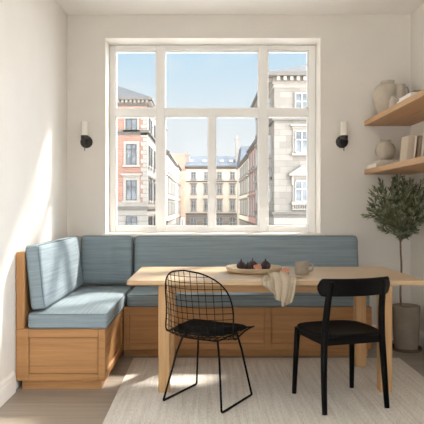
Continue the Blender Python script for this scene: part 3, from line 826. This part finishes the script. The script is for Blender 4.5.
for a in (53.6, 56.0, 59.5, 63, 67, 71):
    window(FB, A, a, .9, 8.8, 10.3, casing='quoin', cw=.14); window(FB, A, a, .9, 5.35, 7.4, casing='quoin', cw=.18)
    window(FB, A, a, .9, 1.85, 3.82, casing='quoin', cw=.18, hood='flat'); window(FB, A, a, .9, -1.5, .28, casing='quoin', cw=0, sill=False)
bx('side_render', 'quoin', (x1-.02, x1+.015, y0+.62, y1-.05, 1.7, 11.2), A)

# B: ashlar corner house, right of the street
x0, x1, y0, y1 = 5.52, 20, 41, 58
Bd = thing('corner_house', 'pale stone house with a pedimented window on the right street corner', 'building', (0, 0, 0), 0, 'houses across the street')
bx('stone_wall', 'ashlar', (x0, x1, y0, y1, .8, 10.7), Bd); bx('ground_floor_wall', 'render_w', (x0-.03, x1, y0-.03, y1, GZ, .42), Bd)
m = MB(); m.box(x0-.2, x1, y0-.2, y1, .62, .8); m.box(x0-.1, x1, y0-.1, y1, .42, .62); m.build('string_course', 'moulding_d', Bd)
m = MB(); m.box(x0-.18, x1, y0-.18, y1, 8.08, 8.25); m.build('string_course', 'moulding_d', Bd)
m = MB(); m.box(x0-.06, x1, y0-.06, y1, 10.7, 11.0); m.box(x0-.15, x1, y0-.15, y1, 11.0, 11.1); m.build('frieze', 'moulding', Bd)
m = MB(); m.box(x0-.12, x1, y0-.12, y1, 11.1, 11.55)
for k in range(28): q = x0+.15+k*.52; m.box(q, q+.26, y0-.55, y0-.12, 11.2, 11.52)
for k in range(28): q = y0+.2+k*.6; m.box(x0-.55, x0-.12, q, q+.26, 11.2, 11.52)
m.build('dentils', 'moulding', Bd, smooth=False)
m = MB(); m.box(x0-.7, x1, y0-.7, y1+.2, 11.55, 11.85); m.build('cornice', 'moulding_d', Bd)
m = MB(); hip(m, x0-.6, x1, y0-.6, y1, 11.85, 14.0, 6, 5); m.build('roof', 'slate_l', Bd, smooth=False)
FA = Face((0, y0, 0), (1, 0, 0), (0, -1, 0)); FB = Face((x0, 0, 0), (0, 1, 0), (-1, 0, 0))
for a in (7.72, 11.2, 14.6):
    window(FA, Bd, a, 1.12, 8.75, 10.28, 'win_white', cw=.1, bars=(1, 1), transom=.55)
    window(FA, Bd, a, 1.12, 5.5, 7.25, 'win_white', casing='moulding', cw=.18, hood='flat', transom=.6)
    window(FA, Bd, a, 1.12, 1.62, 3.3, 'win_white', casing='moulding', cw=.18, hood='pediment', transom=.6)
    m = MB(); FA.box(m, a-.8, a+.8, 1.38, 1.46, 0, .22); FA.box(m, a-.8, a+.8, .98, 1.06, 0, .22)
    for k in range(9): FA.box(m, a-.76+k*.18, a-.68+k*.18, 1.06, 1.38, .06, .18)
    m.build('balustrade', 'moulding', Bd, smooth=False)
    window(FA, Bd, a, 1.2, -2.4, -.35, 'win_white', cw=.2)
for a in (43.4, 46.5, 49.6, 52.7, 55.8):
    for (z0, z1, hd) in ((8.75, 10.28, None), (5.5, 7.25, 'flat'), (1.62, 3.3, 'pediment')):
        window(FB, Bd, a, 1.0, z0, z1, 'win_white', cw=.16, hood=hd)

# C: cream terrace and D: brown brick terrace along the left side of the street
def terrace(label, x, y0, y1, zt, wall, side, wins, rows, roofmat, roofh, frame='win_white', depth=9, base='render_w', roofname='roof', bw=.8, chim=()):
    o = thing('terraced_house', label, 'building', (0, 0, 0), 0, 'houses across the street')
    xa, xb = (x-depth, x) if side > 0 else (x, x+depth)
    bx('wall', wall, (xa, xb, y0, y1, -1.0, zt), o); bx('ground_floor_wall', base, (xa-.02, xb+.02, y0, y1, GZ, -1.0), o)
    m = MB(); m.box(xa-.35, xb+.35, y0, y1, zt, zt+.3); m.box(xa-.15, xb+.15, y0, y1, zt-.25, zt); m.build('cornice', 'moulding_d', o)
    m = MB(); m.box(xa-.1, xb+.1, y0, y1, -1.0, -.78); m.box(xa-.08, xb+.08, y0, y1, rows[-1][0]-.6, rows[-1][0]-.42); m.build('string_course', 'moulding_d', o)
    m = MB(); xm = (xa+xb)/2
    v = [(xa-.35, y0, zt+.3), (xb+.35, y0, zt+.3), (xm, y0, zt+.3+roofh), (xa-.35, y1, zt+.3), (xb+.35, y1, zt+.3), (xm, y1, zt+.3+roofh)]
    m.poly(v, ((0, 1, 2), (3, 5, 4), (0, 3, 4, 1), (1, 4, 5, 2), (2, 5, 3, 0))); m.build('roof', roofmat, o, smooth=False)
    F = Face((x, 0, 0), (0, 1, 0), (side, 0, 0)); k = y0+1.7
    while k < y1-1:
        for z0, z1 in rows: window(F, o, k, bw, z0, z1, frame, cw=.14, hood='flat' if z0 < 5 else None)
        window(F, o, k, bw, -3.2, -1.6, frame, cw=0, sill=False); k += wins
    for (cx, cy, cz) in chim:
        m = MB(); m.box(cx-.4, cx+.4, cy-.5, cy+.5, zt, cz); m.box(cx-.5, cx+.5, cy-.6, cy+.6, cz-.3, cz); m.build('chimney', 'moulding', o, smooth=False)
    return o
terrace('cream rendered terrace receding beyond the red brick corner house', -5.35, 77, 103, 8.8, 'stucco2', 1, 3.9, ((.1, 2.0), (3.2, 5.2), (6.2, 8.0)), 'slate', 2.4)
terrace('brown brick terrace further down the left side of the street', -5.15, 103.5, 117, 8.9, 'brownbrick', 1, 3.9, ((.1, 2.0), (3.2, 5.2), (6.2, 8.0)), 'tile', 2.2)
terrace('pink brick terrace beyond the stone corner house', 5.95, 58.6, 73.5, 8.5, 'pinkbrick', -1, 3.7, ((.1, 2.2), (3.2, 5.2), (6.1, 7.8)), 'slate', 3.0)
terrace('pale cream terrace further down the right side of the street', 5.9, 74, 94, 8.1, 'stucco', -1, 3.7, ((.1, 2.0), (3.2, 5.0), (5.9, 7.5)), 'slate', 3.0)

# E: the house closing the street
x0, x1, y0, y1 = -4.05, 12, 118, 130
E = thing('end_house', 'cream house with arched ground floor windows closing the end of the street', 'building', (0, 0, 0), 0, 'houses across the street')
bx('wall', 'stucco', (x0, x1, y0, y1, -.4, 9.3), E); bx('ground_floor_wall', 'render_w', (x0-.02, x1, y0-.05, y1, GZ, -.4), E)
m = MB(); m.box(x0-.1, x1, y0-.3, y1, -.4, -.12); m.build('string_course', 'moulding_d', E)
m = MB(); m.box(x0-.05, x1, y0-.15, y1, 6.5, 6.75); m.build('string_course', 'moulding_d', E)
m = MB(); m.box(x0-.3, x1, y0-.5, y1, 9.6, 9.95); m.box(x0-.1, x1, y0-.2, y1, 9.3, 9.6); m.build('cornice', 'moulding_d', E)
m = MB(); v = [(x0-.1, y0-.4, 9.95), (x1, y0-.4, 9.95), (x1, y0+3.5, 12.3), (x0-.1, y0+3.5, 12.3), (x0-.1, y1, 9.95), (x1, y1, 9.95), (x1, y1-3.5, 12.3), (x0-.1, y1-3.5, 12.3)]
m.poly(v, ((0, 1, 2, 3), (3, 2, 6, 7), (7, 6, 5, 4), (0, 3, 7, 4), (1, 5, 6, 2), (0, 4, 5, 1))); m.build('roof', 'slate', E, smooth=False)
F = Face((0, y0, 0), (1, 0, 0), (0, -1, 0))
for k in range(5):
    a = -2.43+2.755*k
    window(F, E, a, .85, 7.1, 8.6, 'win_white', cw=.12); window(F, E, a, .88, 3.95, 5.8, 'win_white', cw=.16, hood='flat'); window(F, E, a, .88, .45, 2.5, 'win_white', cw=.16, hood='flat')
    window(F, E, a, 1.35, -3.9, -.95, 'win_white', cw=.2, arch=True, sill=False, bars=(1, 1), transom=.6)
for a in (-3.0, -.1, 3.6, 5.6):
    m = MB(); m.box(-.4, .4, -.45, .45, -.05, .08, Matrix.Translation((a, y0+1.4, 11.07)) @ Matrix.Rotation(math.atan2(2.35, 3.9), 4, 'X')); m.build('skylight', 'win_white', E, smooth=False)
for (a, w, zt) in ((-3.75, .9, 12.6), (6.85, .7, 16.0)):
    m = MB(); m.box(a-w/2, a+w/2, y0+.8, y0+2.0, 9.9, zt); m.box(a-w/2-.12, a+w/2+.12, y0+.7, y0+2.1, zt-.35, zt-.1)
    m.box(a-.15, a+.15, y0+1.2, y0+1.6, zt, zt+.6); m.build('chimney', 'moulding', E, smooth=False)
# F: red roofed house behind the left terraces;  G: slate roofed house behind the right terraces
Fh = thing('red_roofed_house', 'brownish house with a steep red tile roof behind the left terraces', 'building', (0, 0, 0), 0, 'houses across the street')
bx('wall', 'brownbrick', (-14, -4.4, 132, 144, GZ, 10.0), Fh); m = MB(); v = [(-14, 131.6, 10), (-4.3, 131.6, 10), (-4.3, 138, 14.3), (-14, 138, 14.3), (-4.3, 144.4, 10), (-14, 144.4, 10)]
m.poly(v, ((0, 1, 2, 3), (3, 2, 4, 5), (1, 4, 2), (0, 3, 5), (0, 5, 4, 1))); m.build('roof', 'tile', Fh, smooth=False)
Gh = thing('slate_roofed_house', 'tall pale house with a grey slate roof behind the right terraces', 'building', (0, 0, 0), 0, 'houses across the street')
bx('wall', 'stucco2', (6.7, 22, 104, 116, GZ, 9.0), Gh); m = MB(); hip(m, 6.5, 22, 103.7, 116, 9.0, 12.9, .5, 2.5); m.build('roof', 'slate', Gh, smooth=False)
m = MB(); m.box(12.2, 13.2, 106, 107.2, 12.0, 14.3); m.box(12.1, 13.3, 105.9, 107.3, 14.0, 14.2); m.build('chimney', 'moulding', Gh, smooth=False)
sg = thing('shop_sign', 'small white upright sign with a dark angular mark at the end of the street', 'sign', (-4.55, 112, GZ))
bx('post', 'win_dark', (-.06, .06, -.06, .06, 0, 1.6), sg); bx('board', 'signw', (-.42, .42, -.08, .08, 1.6, 3.7), sg)
m = MB(); m.box(-.12, .0, -.1, -.08, 2.2, 3.3); m.box(0, .2, -.1, -.08, 2.2, 2.32); m.build('mark', 'door_d', sg)

# put every building's Empty at the foot of its own walls
for o in [o for o in bpy.data.objects if o.type == 'EMPTY' and o.get('category') == 'building']:
    pts = [v.co for c in o.children for v in c.data.vertices]
    base = Vector(((min(p.x for p in pts)+max(p.x for p in pts))/2, (min(p.y for p in pts)+max(p.y for p in pts))/2, GZ))
    for c in o.children_recursive: c.data.transform(Matrix.Translation(-base))
    o.location = base

# ------------------------------------------------------------------ light
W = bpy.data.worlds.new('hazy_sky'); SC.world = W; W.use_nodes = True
nt = W.node_tree; nt.nodes.clear()
def nn(ty, **kw):
    x = nt.nodes.new(ty)
    for k, v in kw.items(): setattr(x, k, v)
    return x
tc = nn('ShaderNodeTexCoord'); sep = nn('ShaderNodeSeparateXYZ'); nt.links.new(tc.outputs['Generated'], sep.inputs[0])
rp = nn('ShaderNodeValToRGB'); nt.links.new(sep.outputs[2], rp.inputs[0])
e = rp.color_ramp.elements; e[0].position = 0.09; e[0].color = lin(242, 246, 248); e[1].position = .33; e[1].color = lin(172, 216, 250)
k = e.new(.16); k.color = lin(230, 241, 248); k = e.new(.24); k.color = lin(208, 233, 249)
mp = nn('ShaderNodeMapping'); mp.inputs['Scale'].default_value = (5, 5, 13); mp.inputs['Location'].default_value = (.7, .2, .35); nt.links.new(tc.outputs['Generated'], mp.inputs[0])
nz = nn('ShaderNodeTexNoise'); nz.inputs['Scale'].default_value = 1.2; nz.inputs['Detail'].default_value = 5; nt.links.new(mp.outputs[0], nz.inputs['Vector'])
cr = nn('ShaderNodeValToRGB'); cr.color_ramp.elements[0].position = .52; cr.color_ramp.elements[1].position = .70; cr.color_ramp.elements[1].color = (.75, .75, .75, 1); nt.links.new(nz.outputs[0], cr.inputs[0])
mx = nn('ShaderNodeMix', data_type='RGBA'); mx.inputs[7].default_value = lin(243, 247, 249)
nt.links.new(cr.outputs[0], mx.inputs[0]); nt.links.new(rp.outputs[0], mx.inputs[6])
# unseen sky to the right is raised far brighter to light the room
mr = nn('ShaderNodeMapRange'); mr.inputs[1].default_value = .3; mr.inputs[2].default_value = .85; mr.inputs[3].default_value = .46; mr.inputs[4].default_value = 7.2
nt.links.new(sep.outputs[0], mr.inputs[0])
# unseen sky behind the viewer is brightened too, as fill for facades and rear window
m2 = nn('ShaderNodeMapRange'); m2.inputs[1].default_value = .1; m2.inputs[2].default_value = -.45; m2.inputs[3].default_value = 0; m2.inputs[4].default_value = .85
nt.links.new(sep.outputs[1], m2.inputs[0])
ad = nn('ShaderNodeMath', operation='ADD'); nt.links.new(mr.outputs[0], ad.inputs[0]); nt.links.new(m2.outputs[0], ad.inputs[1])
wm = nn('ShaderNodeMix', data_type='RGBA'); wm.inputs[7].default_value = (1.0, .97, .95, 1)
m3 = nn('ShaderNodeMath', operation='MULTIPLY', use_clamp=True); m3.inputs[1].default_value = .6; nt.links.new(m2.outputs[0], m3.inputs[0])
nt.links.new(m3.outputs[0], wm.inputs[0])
cw = nn('ShaderNodeMix', data_type='RGBA'); cw.inputs[7].default_value = (.84, .91, 1.0, 1)
m4 = nn('ShaderNodeMapRange'); m4.inputs[1].default_value = .35; m4.inputs[2].default_value = .8; nt.links.new(sep.outputs[0], m4.inputs[0])
nt.links.new(m4.outputs[0], cw.inputs[0]); nt.links.new(mx.outputs[2], cw.inputs[6]); nt.links.new(cw.outputs[2], wm.inputs[6])
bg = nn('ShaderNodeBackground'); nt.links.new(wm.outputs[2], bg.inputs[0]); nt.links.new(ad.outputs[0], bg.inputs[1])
wo_ = nn('ShaderNodeOutputWorld'); nt.links.new(bg.outputs[0], wo_.inputs[0])

sun = bpy.data.lights.new('sun', 'SUN'); sun.energy = 5.4; sun.angle = R(5.5); sun.color = (1, .93, .84)
so = bpy.data.objects.new('sun', sun); COL.objects.link(so); so.location = (3, 8, 8)
so.rotation_euler = Vector((-.62, -1, -.98)).to_track_quat('-Z', 'Y').to_euler()

# ------------------------------------------------------------------ camera
cam = bpy.data.cameras.new('camera'); co = bpy.data.objects.new('camera', cam); COL.objects.link(co)
co.location = (0, -5.235, 1.2); co.rotation_euler = (PI/2, 0, 0)
cam.sensor_width = 36; cam.lens = 580/424*36; cam.shift_x = 7/424; cam.shift_y = -5/424; cam.clip_end = 400; cam.clip_start = .05
SC.camera = co
vs = SC.view_settings; vs.view_transform = 'Standard'; vs.look = 'None'; vs.gamma = 1; vs.exposure = 1.12; vs.use_curve_mapping = False
SC.cycles.use_denoising = True
SC.cycles.max_bounces = 10; SC.cycles.diffuse_bounces = 6; SC.cycles.transparent_max_bounces = 12
SC.cycles.sample_clamp_indirect = 6
